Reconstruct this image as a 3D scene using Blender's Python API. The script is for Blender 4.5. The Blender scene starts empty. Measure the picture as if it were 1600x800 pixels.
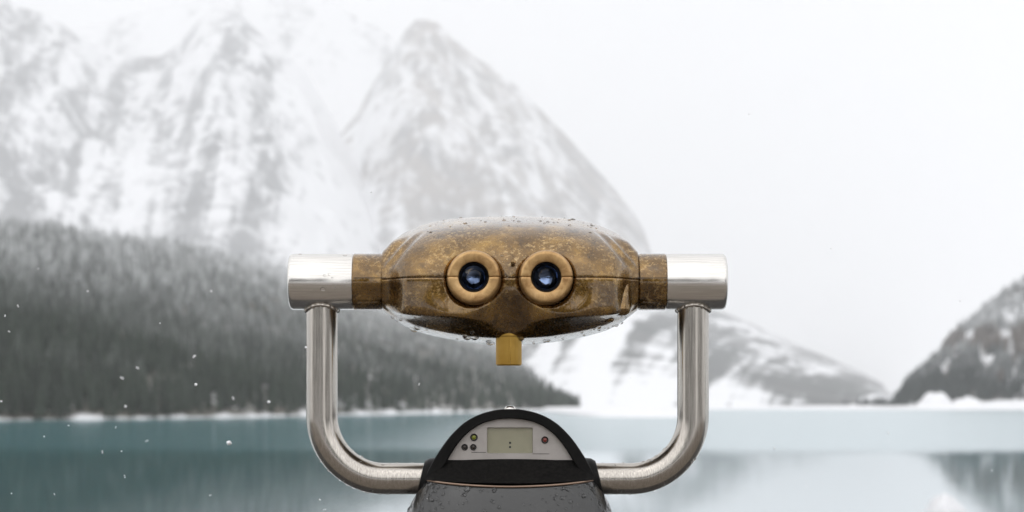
import bpy, bmesh, math, random
import numpy as np
from mathutils import Vector, Matrix, noise as mnoise

# ------------------------------------------------------------------ camera, sky, sun, exposure
sc = bpy.context.scene
COL = sc.collection
H = 2.4                     # camera height above the lake (m)
F = 3333.0                  # focal length in photo pixels
HY = 630.0                  # horizon row in the photo
S = 0.0006                  # metres per photo pixel at the viewer
VD = 2.0                    # distance to the viewer

cd = bpy.data.cameras.new('camera')
cam = bpy.data.objects.new('camera', cd); COL.objects.link(cam); sc.camera = cam
cam.location = (0, 0, H); cam.rotation_euler = (math.pi/2, 0, 0)
cd.sensor_width = 36; cd.lens = 36*F/1600; cd.shift_y = (HY-400)/1600
cd.clip_start = 0.05; cd.clip_end = 60000
cd.dof.use_dof = True; cd.dof.focus_distance = VD-0.045; cd.dof.aperture_fstop = 11.5

SUN_EL, SUN_AZ = math.radians(52), math.radians(200)
w = bpy.data.worlds.new("World"); sc.world = w; w.use_nodes = True
nt = w.node_tree; nt.nodes.clear()
sky = nt.nodes.new('ShaderNodeTexSky'); sky.sky_type = 'NISHITA'; sky.sun_disc = False
sky.sun_elevation = SUN_EL; sky.sun_rotation = SUN_AZ; sky.air_density = 1.0; sky.dust_density = 3.0
hs = nt.nodes.new('ShaderNodeHueSaturation'); hs.inputs['Saturation'].default_value = 0.12
mx = nt.nodes.new('ShaderNodeMix'); mx.data_type = 'RGBA'; mx.inputs['Factor'].default_value = 0.82
mx.inputs['B'].default_value = (8.6, 8.7, 8.95, 1)
bg = nt.nodes.new('ShaderNodeBackground'); bg.inputs['Strength'].default_value = 0.1
wo = nt.nodes.new('ShaderNodeOutputWorld')
nt.links.new(sky.outputs[0], hs.inputs['Color']); nt.links.new(hs.outputs[0], mx.inputs['A'])
nt.links.new(mx.outputs['Result'], bg.inputs[0]); nt.links.new(bg.outputs[0], wo.inputs[0])

sl = bpy.data.lights.new('sun', 'SUN'); sl.energy = 0.8; sl.angle = math.radians(140); sl.color = (1, .97, .93)
so = bpy.data.objects.new('sun', sl); COL.objects.link(so)
sd = Vector((math.sin(SUN_AZ)*math.cos(SUN_EL), math.cos(SUN_AZ)*math.cos(SUN_EL), math.sin(SUN_EL)))
so.rotation_euler = sd.to_track_quat('Z', 'Y').to_euler(); so.location = (0, -20, 60)

sc.view_settings.view_transform = 'Standard'; sc.view_settings.look = 'None'
sc.view_settings.exposure = 0.44; sc.view_settings.gamma = 1.0
sc.cycles.volume_bounces = 3; sc.cycles.max_bounces = 8; sc.cycles.use_denoising = True
sc.cycles.caustics_reflective = False; sc.cycles.caustics_refractive = False
sc.cycles.transparent_max_bounces = 12

random.seed(7); rng = np.random.default_rng(7)

# ------------------------------------------------------------------ helpers
def tag(o, label=None, cat=None, group=None, kind=None):
    if label: o['label'] = label
    if cat: o['category'] = cat
    if group: o['group'] = group
    if kind: o['kind'] = kind
    return o

class MB:
    """collects vertices and faces of ONE mesh"""
    def __init__(self): self.v, self.f, self.m = [], [], []
    def add(self, verts, faces, mi=0):
        b = len(self.v); self.v += [tuple(p) for p in verts]
        self.f += [tuple(i+b for i in f) for f in faces]; self.m += [mi]*len(faces)
    def grid(self, rows, closed_u=False, closed_v=False, mi=0, flip=False):
        nr, nc = len(rows), len(rows[0]); vs = [p for r in rows for p in r]; fs = []
        for i in range(nr if closed_v else nr-1):
            for j in range(nc if closed_u else nc-1):
                a, b = i*nc+j, i*nc+(j+1) % nc
                c, d = ((i+1) % nr)*nc+(j+1) % nc, ((i+1) % nr)*nc+j
                fs.append((a, d, c, b) if flip else (a, b, c, d))
        self.add(vs, fs, mi)
    def mesh(self, name, mats, smooth=True, angle=None):
        me = bpy.data.meshes.new(name); me.from_pydata(self.v, [], self.f)
        for m in (mats if isinstance(mats, (list, tuple)) else [mats]): me.materials.append(m)
        me.polygons.foreach_set('material_index', self.m)
        bm = bmesh.new(); bm.from_mesh(me); bmesh.ops.remove_doubles(bm, verts=bm.verts, dist=1e-6)
        bmesh.ops.recalc_face_normals(bm, faces=bm.faces)
        if angle is not None:
            for e in bm.edges:
                if len(e.link_faces) == 2 and e.calc_face_angle(0) > math.radians(angle): e.smooth = False
        for f in bm.faces: f.smooth = smooth
        bm.to_mesh(me); bm.free(); me.update()
        return me
    def build(self, name, mats, parent=None, smooth=True, angle=40, bevel=0):
        if parent is not None:
            org = ORIG; self.v = [(x-org[0], y-org[1], z-org[2]) for x, y, z in self.v]
        o = bpy.data.objects.new(name, self.mesh(name, mats, smooth, angle)); COL.objects.link(o)
        o.parent = parent
        if bevel:
            b = o.modifiers.new('bevel', 'BEVEL'); b.width = bevel; b.segments = 2; b.limit_method = 'ANGLE'; b.angle_limit = math.radians(35)
            b.harden_normals = False
        return o

def np_mesh(name, verts, faces, mats, smooth=True, mi=None):
    """fast mesh from numpy triangles/quads (all faces the same length)"""
    me = bpy.data.meshes.new(name); n = faces.shape[1]
    me.vertices.add(len(verts)); me.vertices.foreach_set('co', verts.astype(np.float32).ravel())
    me.loops.add(faces.size); me.loops.foreach_set('vertex_index', faces.astype(np.int32).ravel())
    me.polygons.add(len(faces)); me.polygons.foreach_set('loop_start', np.arange(0, faces.size, n, dtype=np.int32))
    for m in (mats if isinstance(mats, (list, tuple)) else [mats]): me.materials.append(m)
    me.polygons.foreach_set('use_smooth', np.full(len(faces), smooth))
    if mi is not None: me.polygons.foreach_set('material_index', mi.astype(np.int32))
    me.update(calc_edges=True); me.validate()
    return me

def link(name, me, parent=None):
    o = bpy.data.objects.new(name, me); COL.objects.link(o); o.parent = parent; return o

def fbm(x, y, z=0.0, oct=5, H_=0.9):
    return mnoise.fractal(Vector((x, y, z)), H_, 2.0, oct)

def interp(x, xs, ys): return float(np.interp(x, xs, ys))

# ------------------------------------------------------------------ materials
class N:
    """tiny node builder"""
    def __init__(self, name):
        self.m = bpy.data.materials.new(name); self.m.use_nodes = True
        self.t = self.m.node_tree; self.p = self.t.nodes['Principled BSDF']; self.out = self.t.nodes['Material Output']
    def n(self, typ, **kw):
        nd = self.t.nodes.new(typ)
        for k, v in kw.items(): setattr(nd, k, v)
        return nd
    def l(self, a, b): self.t.links.new(a, b)
    def noise(self, scale, detail=4, rough=.55, vec=None, dist=0):
        nd = self.n('ShaderNodeTexNoise'); nd.inputs['Scale'].default_value = scale; nd.inputs['Detail'].default_value = detail
        nd.inputs['Roughness'].default_value = rough; nd.inputs['Distortion'].default_value = dist
        if vec is not None: self.l(vec, nd.inputs['Vector'])
        return nd.outputs['Fac']
    def vec(self, scale=(1, 1, 1), rot=(0, 0, 0), src='Object'):
        tc = self.n('ShaderNodeTexCoord'); mp = self.n('ShaderNodeMapping')
        mp.inputs['Scale'].default_value = scale; mp.inputs['Rotation'].default_value = rot
        self.l(tc.outputs[src], mp.inputs['Vector']); return mp.outputs[0]
    def ramp(self, fac, stops):
        r = self.n('ShaderNodeValToRGB'); e = r.color_ramp.elements
        while len(e) < len(stops): e.new(.5)
        for el, (p, c) in zip(e, stops):
            el.position = p; el.color = c if len(c) == 4 else (*c, 1)
        self.l(fac, r.inputs[0]); return r.outputs[0]
    def math(self, op, a, b=None, clamp=False):
        m = self.n('ShaderNodeMath', operation=op, use_clamp=clamp)
        for i, v in enumerate((a, b)):
            if v is None: continue
            if isinstance(v, (int, float)): m.inputs[i].default_value = v
            else: self.l(v, m.inputs[i])
        return m.outputs[0]
    def mix(self, fac, a, b):
        m = self.n('ShaderNodeMix', data_type='RGBA')
        for k, v in (('Factor', fac), ('A', a), ('B', b)):
            if isinstance(v, (int, float)): m.inputs[k].default_value = v
            elif isinstance(v, (tuple, list)): m.inputs[k].default_value = v if len(v) == 4 else (*v, 1)
            else: self.l(v, m.inputs[k])
        return m.outputs['Result']
    def bump(self, h, strength=.2, dist=.001):
        b = self.n('ShaderNodeBump'); b.inputs['Strength'].default_value = strength; b.inputs['Distance'].default_value = dist
        self.l(h, b.inputs['Height']); self.l(b.outputs[0], self.p.inputs['Normal']); return b.outputs[0]
    def set(self, **kw):
        for k, v in kw.items():
            i = self.p.inputs[k.replace('_', ' ')]
            if isinstance(v, (int, float)): i.default_value = v
            elif isinstance(v, (tuple, list)): i.default_value = v if len(v) == 4 else (*v, 1)
            else: self.l(v, i)
        return self

def m_bronze():
    n = N('aged_bronze')
    a = n.noise(34, 6, .65, n.vec(), .4)
    b = n.noise(290, 5, .7, n.vec(), .2)
    c = n.noise(9, 3, .5, n.vec())
    base = n.ramp(a, [(.25, (.045, .021, .004)), (.5, (.165, .088, .018)), (.74, (.38, .22, .05))])
    fl = n.math('MULTIPLY', n.ramp(b, [(.52, (0, 0, 0)), (.66, (1, 1, 1))]), n.ramp(c, [(.36, (0, 0, 0)), (.56, (1, 1, 1))]))
    col = n.mix(n.math('MULTIPLY', fl, .6), base, (.88, .64, .33))
    dk = n.ramp(n.noise(60, 4, .6, n.vec()), [(.54, (0, 0, 0)), (.70, (1, 1, 1))])
    col = n.mix(n.math('MULTIPLY', dk, .65), col, (.035, .022, .012))
    n.set(Base_Color=col, Metallic=.9, Coat_Weight=.9, Coat_Roughness=.05, Coat_IOR=1.6)
    n.set(Roughness=n.ramp(b, [(.3, (.18,)*3), (.7, (.34,)*3)]))
    n.bump(b, .12, .0006)
    return n.m

def m_ring():
    n = N('worn_brass_ring')
    a = n.noise(95, 6, .7, n.vec(), .6)
    n.set(Base_Color=n.ramp(a, [(.3, (.27, .135, .045)), (.55, (.50, .31, .13)), (.8, (.66, .45, .23))]), Metallic=.72, Roughness=.36,
          Coat_Weight=.25, Coat_Roughness=.2)
    n.bump(n.noise(220, 4, .6, n.vec()), .1, .0004)
    return n.m

def m_knob():
    n = N('yellow_brass')
    a = n.noise(45, 3, .5, n.vec())
    n.set(Base_Color=n.ramp(a, [(.3, (.34, .195, .035)), (.7, (.46, .285, .065))]), Metallic=.85, Roughness=.34)
    return n.m

def m_steel(name, scale, lo, hi):
    n = N(name)
    a = n.noise(1, 5, .6, n.vec(scale))
    g = n.noise(25, 4, .6, n.vec())
    n.set(Base_Color=n.ramp(a, [(.3, lo), (.7, hi)]), Metallic=1.0)
    n.set(Roughness=n.math('ADD', n.math('MULTIPLY', a, .13), n.math('ADD', n.math('MULTIPLY', g, .18), .065)))
    n.bump(a, .012, .0004)
    return n.m

def m_black():
    n = N('black_painted_metal')
    a = n.noise(45, 5, .6, n.vec()); b = n.noise(260, 3, .6, n.vec())
    n.set(Base_Color=n.ramp(a, [(.3, (.004, .004, .004)), (.7, (.009, .0085, .008))]), Roughness=n.ramp(a, [(.3, (.38,)*3), (.7, (.6,)*3)]),
          Specular_IOR_Level=.12)
    n.bump(b, .25, .0005)
    return n.m

def m_matte():
    n = N('black_matte_plastic')
    b = n.noise(300, 4, .6, n.vec())
    n.set(Base_Color=n.ramp(b, [(.3, (.003, .003, .003)), (.75, (.012, .011, .010))]), Roughness=.7, Specular_IOR_Level=.12)
    n.bump(b, .5, .0006)
    return n.m

def m_body():
    n = N('wet_dark_paint')
    a = n.noise(20, 5, .6, n.vec())
    n.set(Base_Color=n.ramp(a, [(.3, (.009, .0095, .0095)), (.7, (.021, .021, .0205))]), Metallic=.2, Roughness=.36, Coat_Weight=.8, Coat_Roughness=.09)
    n.bump(n.noise(400, 3, .6, n.vec()), .08, .0004)
    return n.m

def m_plate():
    n = N('silver_plate')
    a = n.noise(60, 5, .6, n.vec()); e = n.noise(24, 4, .6, n.vec())
    col = n.mix(n.ramp(e, [(.55, (0, 0, 0)), (.75, (1, 1, 1))]), n.ramp(a, [(.3, (.35, .325, .305)), (.7, (.43, .40, .38))]), (.34, .29, .25))
    n.set(Base_Color=col, Metallic=.25, Roughness=.45)
    return n.m

def m_plain(name, col, rough=.5, metal=0, **kw):
    n = N(name); a = n.noise(120, 3, .5, n.vec())
    n.set(Base_Color=n.mix(n.math('MULTIPLY', a, .5), col, tuple(c*.7 for c in col)), Roughness=rough, Metallic=metal, **kw); return n.m

def m_lens():
    n = N('coated_lens')
    a = n.noise(70, 2, .5, n.vec(), .6)
    n.set(Base_Color=n.ramp(a, [(.35, (.010, .015, .028)), (.66, (.30, .40, .64))]), Metallic=1.0, Roughness=.10)
    n.bump(a, .3, .003)
    return n.m

def m_drop():
    n = N('water_drop'); n.set(Base_Color=(1, 1, 1), Roughness=.0, IOR=1.33, Transmission_Weight=1.0); return n.m

def m_snow():
    n = N('snow'); a = n.noise(.6, 5, .6, n.vec())
    n.set(Base_Color=n.ramp(a, [(.3, (.70, .70, .72)), (.7, (.86, .86, .87))]), Roughness=.8)
    n.bump(a, .4, .4); return n.m

def m_flake():
    n = N('snowflake_ice'); n.set(Base_Color=(.9, .9, .92), Roughness=.7, Subsurface_Weight=0.0); return n.m

def m_mountain(name, rock_a, rock_b, fine):
    n = N(name)
    at = n.n('ShaderNodeAttribute', attribute_name='rock')
    f = n.noise(fine, 8, .72, n.vec((1, 1, .45)))
    k = n.math('ADD', at.outputs['Fac'], n.math('MULTIPLY', n.math('SUBTRACT', f, .5), 1.9))
    fac = n.ramp(k, [(.34, (0, 0, 0)), (.50, (.45, .45, .45)), (.72, (1, 1, 1))])
    rc = n.ramp(n.noise(fine*.35, 4, .6, n.vec()), [(.35, rock_a), (.65, rock_b)])
    n.set(Base_Color=n.mix(fac, (.79, .795, .81), rc), Roughness=.85)
    return n.m

def m_foliage(name, dark, light, lo, hi, smax):
    """conifer needles; patchy white grows with height, as snow and as mist painted into the colour"""
    n = N(name)
    g = n.n('ShaderNodeNewGeometry'); sp = n.n('ShaderNodeSeparateXYZ'); n.l(g.outputs['Position'], sp.inputs[0])
    a = n.noise(.12, 4, .6, n.vec(src='Object') if False else g.outputs['Position'])
    b = n.noise(1.3, 3, .6, g.outputs['Position'])
    oi = n.n('ShaderNodeObjectInfo'); at = n.n('ShaderNodeAttribute', attribute_name='tint')
    rnd = n.math('FRACT', n.math('ADD', at.outputs['Fac'], oi.outputs['Random']))
    leaf = n.mix(n.math('MULTIPLY', n.math('ADD', a, rnd), .5), dark, light)
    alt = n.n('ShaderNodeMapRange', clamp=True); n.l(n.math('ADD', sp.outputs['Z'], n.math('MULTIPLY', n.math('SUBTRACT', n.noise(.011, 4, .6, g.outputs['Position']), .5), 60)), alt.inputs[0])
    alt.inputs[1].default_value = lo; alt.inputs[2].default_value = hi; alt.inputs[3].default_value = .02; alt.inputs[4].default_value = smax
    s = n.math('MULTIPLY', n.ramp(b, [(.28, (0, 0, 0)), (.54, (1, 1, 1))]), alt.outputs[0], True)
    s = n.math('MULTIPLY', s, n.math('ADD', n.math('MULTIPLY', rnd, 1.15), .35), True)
    n.set(Base_Color=n.mix(s, leaf, (.78, .79, .80)), Roughness=.8)  # the white mixed in is snow dusting plus a painted fade into mist
    return n.m

def m_lake():
    n = N('lake_water')
    g = n.n('ShaderNodeNewGeometry'); sp = n.n('ShaderNodeSeparateXYZ'); n.l(g.outputs['Position'], sp.inputs[0])
    mp = n.n('ShaderNodeMapping'); mp.inputs['Scale'].default_value = (.012, .02, 1); n.l(g.outputs['Position'], mp.inputs['Vector'])
    ed = n.math('ADD', sp.outputs['Y'], n.math('MULTIPLY', n.math('SUBTRACT', n.noise(1, 4, .6, mp.outputs[0]), .5), 30))
    zone = n.n('ShaderNodeMapRange', clamp=True, interpolation_type='SMOOTHSTEP'); n.l(ed, zone.inputs[0])
    zone.inputs[1].default_value = 92; zone.inputs[2].default_value = 118
    z = zone.outputs[0]                                    # 0 calm water, 1 wind-ruffled water
    mp2 = n.n('ShaderNodeMapping'); mp2.inputs['Scale'].default_value = (.35, 1.4, 1); n.l(g.outputs['Position'], mp2.inputs['Vector'])
    rip = n.noise(.8, 3, .6, mp2.outputs[0])
    col = n.mix(n.noise(.004, 3, .5, g.outputs['Position']), (.012, .135, .158), (.022, .175, .195))
    dif = n.n('ShaderNodeBsdfDiffuse'); n.l(col, dif.inputs[0])
    gl = n.n('ShaderNodeBsdfGlossy'); gl.inputs['Color'].default_value = (.97, .985, 1, 1)
    wx = n.n('ShaderNodeMapRange', clamp=True, interpolation_type='SMOOTHSTEP'); n.l(sp.outputs['X'], wx.inputs[0])
    wx.inputs[1].default_value = -14; wx.inputs[2].default_value = 16; wx.inputs[3].default_value = .05; wx.inputs[4].default_value = .19   # more wind on the open side
    n.l(n.math('ADD', n.math('MULTIPLY', z, wx.outputs[0]), .035), gl.inputs['Roughness'])
    bp = n.n('ShaderNodeBump'); bp.inputs['Strength'].default_value = .10; bp.inputs['Distance'].default_value = .03
    n.l(rip, bp.inputs['Height']); n.l(bp.outputs[0], gl.inputs['Normal'])
    mxs = n.n('ShaderNodeMixShader'); n.l(dif.outputs[0], mxs.inputs[1]); n.l(gl.outputs[0], mxs.inputs[2])
    n.l(n.math('SUBTRACT', .83, n.math('MULTIPLY', z, .10)), mxs.inputs[0])
    n.l(mxs.outputs[0], n.out.inputs['Surface'])
    return n.m

def m_terrace():
    n = N('terrace_gravel'); a = n.noise(3, 6, .65, n.vec()); b = n.noise(40, 4, .6, n.vec())
    n.set(Base_Color=n.mix(b, n.ramp(a, [(.3, (.13, .108, .088)), (.7, (.22, .19, .16))]), (.16, .135, .11)), Roughness=.7)
    n.bump(b, .5, .01); return n.m

BRONZE, RING, KNOB = m_bronze(), m_ring(), m_knob()
STEEL_H = m_steel('brushed_steel_sleeve', (30, 900, 900), (.64, .615, .58), (.80, .78, .75)); STEEL_V = m_steel('brushed_steel_tube', (900, 900, 26), (.38, .352, .315), (.56, .525, .48))
BLACK, MATTE, BODY, PLATE = m_black(), m_matte(), m_body(), m_plate()
LCD = m_plain('lcd_glass', (.30, .285, .195), .22, Coat_Weight=.5, Coat_Roughness=.1)
LCDINK = m_plain('lcd_ink', (.015, .017, .015), .4)
BEZEL = m_plain('rubber_bezel', (.012, .011, .010), .55)
GREEN_L = m_plain('green_lens', (.20, .22, .02), .25); RED_L = m_plain('red_lens', (.20, .035, .025), .3)
DARK_L = m_plain('dark_lens', (.035, .026, .020), .3)
EDGE = m_plain('worn_copper_edge', (.34, .24, .18), .35, .6)
LENS, INK, DROP = m_lens(), m_plain('black_lacquer', (.006, .006, .007), .35), m_drop()
SNOW, FLAKE = m_snow(), m_flake()
BARK = m_plain('bark', (.035, .026, .020), .9)
TERR, LAKE = m_terrace(), m_lake()

# ------------------------------------------------------------------ the setting
def bigplane(name, pts, mat, kind='structure'):
    me = bpy.data.meshes.new(name); me.from_pydata(pts, [], [tuple(range(len(pts)))]); me.materials.append(mat)
    return tag(link(name, me), kind=kind)

bigplane('lake', [(-7000, 4, 0), (7000, 4, 0), (7000, 1400, 0), (-7000, 1400, 0)], LAKE)
# snow flats at the head of the lake, reaching the horizon
xs = np.concatenate([np.linspace(-7800, -420, 60), np.linspace(-400, 400, 401), np.linspace(420, 7800, 60)])
def sst(a, b, x): t = min(1, max(0, (x-a)/(b-a))); return t*t*(3-2*t)
fr = [(x, 605 + 185*sst(30, 70, x) - 235*sst(7, 15, x)*(1-sst(24, 62, x)) + 34*fbm(x*.009, 3.3) + 13*fbm(x*.06, 1.1) + (600 if x < -330 else 0), -.3) for x in xs]
mb = MB(); mb.grid([fr, [(x, y+6, .5+.3*fbm(x*.05, 8)) for x, y, z in fr], [(x, y+200, 1.2) for x, y, z in fr], [(x, 15500, 3.0) for x, y, z in fr]])
tag(mb.build('snow_flats', SNOW), kind='structure')
# terrace the viewer stands on, and snowy ground behind the photographer
mb = MB()
for (x0, x1, y0, y1, z0, z1) in ((-26, 26, -12, 4.6, -.9, H-1.42),):
    mb.add([(x0, y0, z0), (x1, y0, z0), (x1, y1, z0), (x0, y1, z0), (x0, y0, z1), (x1, y0, z1), (x1, y1, z1), (x0, y1, z1)],
           [(0, 1, 2, 3), (4, 5, 6, 7), (0, 1, 5, 4), (1, 2, 6, 5), (2, 3, 7, 6), (3, 0, 4, 7)])
tag(mb.build('terrace', TERR, smooth=False), kind='structure')
mb = MB()
mb.add([(-26, 1.75, H-1.424), (26, 1.75, H-1.424), (26, 4.62, H-1.424), (-26, 4.62, H-1.424), (-26, 1.75, H-1.405), (26, 1.75, H-1.405), (26, 4.62, H-1.405), (-26, 4.62, H-1.405)],
       [(0, 1, 2, 3), (4, 5, 6, 7), (0, 1, 5, 4), (1, 2, 6, 5), (2, 3, 7, 6), (3, 0, 4, 7)])
tag(mb.build('added_dark_strip', m_plain('dark_strip_surface', (.028, .026, .025), .45), smooth=False), kind='structure')  # unseen strip, added so the head's underside mirrors something dark
rows = []
for j in range(16):
    y = -11.9 - j*9
    rows.append([(x, y, H-1.45 + .35*fbm(x*.08, y*.08) * min(1, j/2) + j*.12) for x in np.linspace(-120, 120, 61)])
mb = MB(); mb.grid(rows); tag(mb.build('snowy_ground', SNOW), kind='structure')

def slope(name, mat, shore, ridge, nu, nv, back=.6, power=1.2, amp=.05, nscale=4.0, rockfn=None, bank=None, z0=-.6, k=1.0, us=None):
    """hillside: shore = [(px, D)], ridge = [(px, py, D)]; both become real points of the place"""
    spx, sD = zip(*shore); rpx, rpy, rD = zip(*ridge)
    sD = [q_*k for q_ in sD]; rD = [q_*k for q_ in rD]
    V, K = [], []; nb = max(6, nv//4)
    vs = list(np.linspace(0, 1, nv)) + list(1 + back*np.linspace(0, 1, nb+1)[1:])
    for v in vs:
        for i in range(nu):
            u = us[i] if us is not None else i/(nu-1); p1 = spx[0]+(spx[-1]-spx[0])*u; p2 = rpx[0]+(rpx[-1]-rpx[0])*u
            Ds = interp(p1, spx, sD); Dr = interp(p2, rpx, rD); py = interp(p2, rpx, rpy)
            sx, rx = (p1-800)/F*Ds, (p2-800)/F*Dr; rz = H + (HY-py)/F*Dr
            if v <= 1:
                x, y = sx+(rx-sx)*v, Ds+(Dr-Ds)*v; hz = rz*v**power
            else:
                t = (v-1); x, y = rx+(rx-sx)*t, Dr+(Dr-Ds)*t; hz = rz*(1-(t/back)**1.3)
            L = Dr*.25
            q = mnoise.ridged_multi_fractal(Vector((x/L*nscale, y/L*nscale*.5, 0)), .9, 2.1, 6, 1.0, 2.0) - 1.1
            wgt = min(1, v*2.2)*(1 if v < .8 else (.35 + .65*abs(1-v)/.2 if v < 1 else .35))
            z = hz + amp*rz*q*wgt
            if bank and v < .5: z += bank(x, y, v)
            V.append((x, y, max(z, z0) if v > 0 else z0))
            K.append(rockfn(p2 if v > 1 else p1+(p2-p1)*v, v, q) if rockfn else 0)
    nr = len(vs)
    idx = np.arange(nr*nu).reshape(nr, nu)
    fs = np.stack([idx[:-1, :-1], idx[:-1, 1:], idx[1:, 1:], idx[1:, :-1]], -1).reshape(-1, 4)
    me = np_mesh(name, np.array(V), fs, mat)
    at = me.attributes.new('rock', 'FLOAT', 'POINT'); at.data.foreach_set('value', np.array(K, np.float32))
    return tag(link(name, me), kind='structure'), np.array(V).reshape(nr, nu, 3), nv

MT1 = m_mountain('snowy_rock_grey', (.085, .09, .095), (.17, .175, .18), .020)
MT2 = m_mountain('snowy_rock_warm', (.12, .12, .12), (.24, .205, .175), .014)
MT3 = m_mountain('snowy_rock_slate', (.10, .11, .11), (.17, .17, .17), .012)
HILLM = m_mountain('wooded_hill_ground', (.05, .055, .045), (.09, .08, .06), .05)
CLIFF = m_mountain('wooded_cliff', (.075, .08, .083), (.14, .12, .105), .035)

def streak(p, v, a, k, seed, tilt=0.0):
    return .5 + k*fbm((p+tilt*v*300)/a, v*2.2, seed, 6, .55)

def rk_left(p, v, q):      # big broken wall on the left: gullies of snow running down to the left
    d = .5 + .36*fbm((p-190*v)/26, v*5.5, 1.7, 7, .6) + .16*fbm((p-150*v)/80, v*2, 4.2, 4) - .15*q
    return d + .02 + .03*max(0, min(1, (160-p)/120)) + .30*max(0, min(1, (.30-v)/.2)) - .32*max(0, min(1, (p-390)/90))  # last term: snow replaces rock rightwards, painting in a fade into mist
def rk_peak(p, v, q):
    d = .5 + .30*fbm((p+60*v)/26, v*9, 5.1, 7, .6) + .18*fbm(p/70, v*3, 2.2, 4) - .12*q
    return d + .10 - .22*max(0, min(1, (620-p)/60))*(v < .93) + .03*max(0, min(1, (v-.8)/.1))  # rock thinned at the left edge: mist painted into the colour
def rk_back(p, v, q): return streak(p, v, 80, .3, 9.2) - .22
def rk_far(p, v, q):
    return streak(p, v, 64, .62, 13.4, -.9) + .10 - .08*q - .42*max(0, min(1, (.085-v)/.05))*max(0, min(1, (1330-p)/120)) + .18*max(0, min(1, (p-1150)/150))

slope('mountain', MT2, [(380, 6500), (800, 6200), (1260, 6000)],
      [(400, 520, 10500), (470, 330, 10200), (500, 262, 10000), (532, 208, 10000), (560, 178, 10000), (590, 120, 10000), (612, 88, 10000), (632, 55, 10000), (650, 38, 10000), (666, 33, 10000), (684, 37, 10000),
       (702, 57, 10000), (722, 77, 10000), (770, 110, 10000), (820, 152, 10000), (866, 196, 10000), (908, 240, 10000), (952, 290, 10000), (986, 330, 10000), (1006, 362, 10000), (1016, 395, 10000), (1040, 435, 10000), (1120, 500, 10000), (1200, 560, 10000), (1260, 610, 10000)],
      300, 170, .5, 1.0, .055, 5.0, rk_peak, k=.80)
slope('mountain', MT1, [(-700, 4500), (-100, 4600), (720, 5200)],
      [(-700, -330, 9000), (-250, -130, 9000), (-60, -12, 9000), (0, 2, 9000), (60, 22, 9000), (100, 40, 9000), (150, 78, 9000), (200, 96, 9000), (250, 84, 9000), (290, 55, 9000), (315, 26, 9000), (345, 12, 9000), (378, 24, 9000), (420, 58, 9000), (470, 105, 9000), (520, 190, 9000), (560, 270, 9000), (620, 400, 9000), (720, 600, 9000)],
      340, 190, .5, .95, .06, 5.5, rk_left, k=.78)
slope('mountain', MT1, [(-200, 10500), (900, 10500)],
      [(-200, 60, 14000), (150, 40, 14000), (330, 0, 14000), (430, -30, 14000), (500, -5, 14000), (560, 30, 14000), (610, 60, 14000), (660, 120, 14000), (760, 260, 14000), (900, 600, 14000)],
      160, 80, .08, 1.0, .04, 4.0, rk_back, k=.72)
slope('mountain', MT3, [(620, 900), (1150, 960), (1420, 1150)],
      [(620, 560, 6200), (780, 500, 6200), (900, 430, 6200), (1000, 440, 6200), (1080, 470, 6200), (1130, 489, 6200), (1180, 510, 6200), (1250, 540, 6200), (1300, 562, 6200), (1350, 584, 6200), (1380, 600, 6200), (1385, 612, 6200), (1420, 628, 6200)],
      220, 130, .6, 1.05, .05, 6.0, rk_far)

# forested hillside on the left, with its snowy bank
def bank(x, y, v):
    if v < .004: return 0
    t = max(0, 1-abs(v-.006)/.008)
    return max(-.2, .20+1.2*fbm(x*.2, y*.14, 2))*t
hill, HV, HN = slope('hill', HILLM, [(-1500, 560), (-260, 660), (0, 740), (200, 800), (400, 910), (600, 1120), (760, 1370), (905, 1700)],
      [(-1500, 620, 1500), (-1300, 470, 1500), (-1000, 350, 1550), (-600, 305, 1600), (-260, 330, 1700), (0, 358, 1800), (100, 366, 1980), (200, 377, 2250), (300, 392, 2650), (400, 412, 3200), (460, 432, 3600), (550, 462, 5000), (650, 492, 6300), (760, 532, 6800), (830, 566, 6200), (870, 604, 5000), (900, 640, 3600)],
      190, 110, .35, 1.0, .05, 7.0, lambda p, v, q: (.0 if v < .0065 else .74-.34*max(0, v-.25)), bank, k=.4, us=np.concatenate([np.linspace(0, .57, 22), np.linspace(.58, 1, 168)]))
# steep wooded cliff on the right
def rk_right(p, v, q): return .66 - .22*q - (.5 if v < .03 else 0) + .40*fbm(p/26, v*5, 4) - .22*math.exp(-((v-.62)/.13)**2)
cliff, CV, CN = slope('hill', CLIFF, [(1395, 1560), (1450, 1520), (1520, 1500), (1600, 1480), (1900, 1350), (2900, 1250)],
      [(1408, 636, 1800), (1418, 606, 1820), (1440, 588, 1840), (1462, 566, 1850), (1476, 548, 1860), (1500, 520, 1880), (1540, 484, 1900), (1570, 460, 1920), (1600, 440, 1940), (1700, 385, 2000), (1900, 330, 2050), (2200, 320, 2050), (2500, 400, 2000), (2750, 530, 1900), (2908, 630, 1800)],
      170, 90, .5, .8, .055, 7.0, rk_right, bank, k=.6, us=np.concatenate([np.linspace(0, .17, 130), np.linspace(.185, 1, 40)]))

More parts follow.
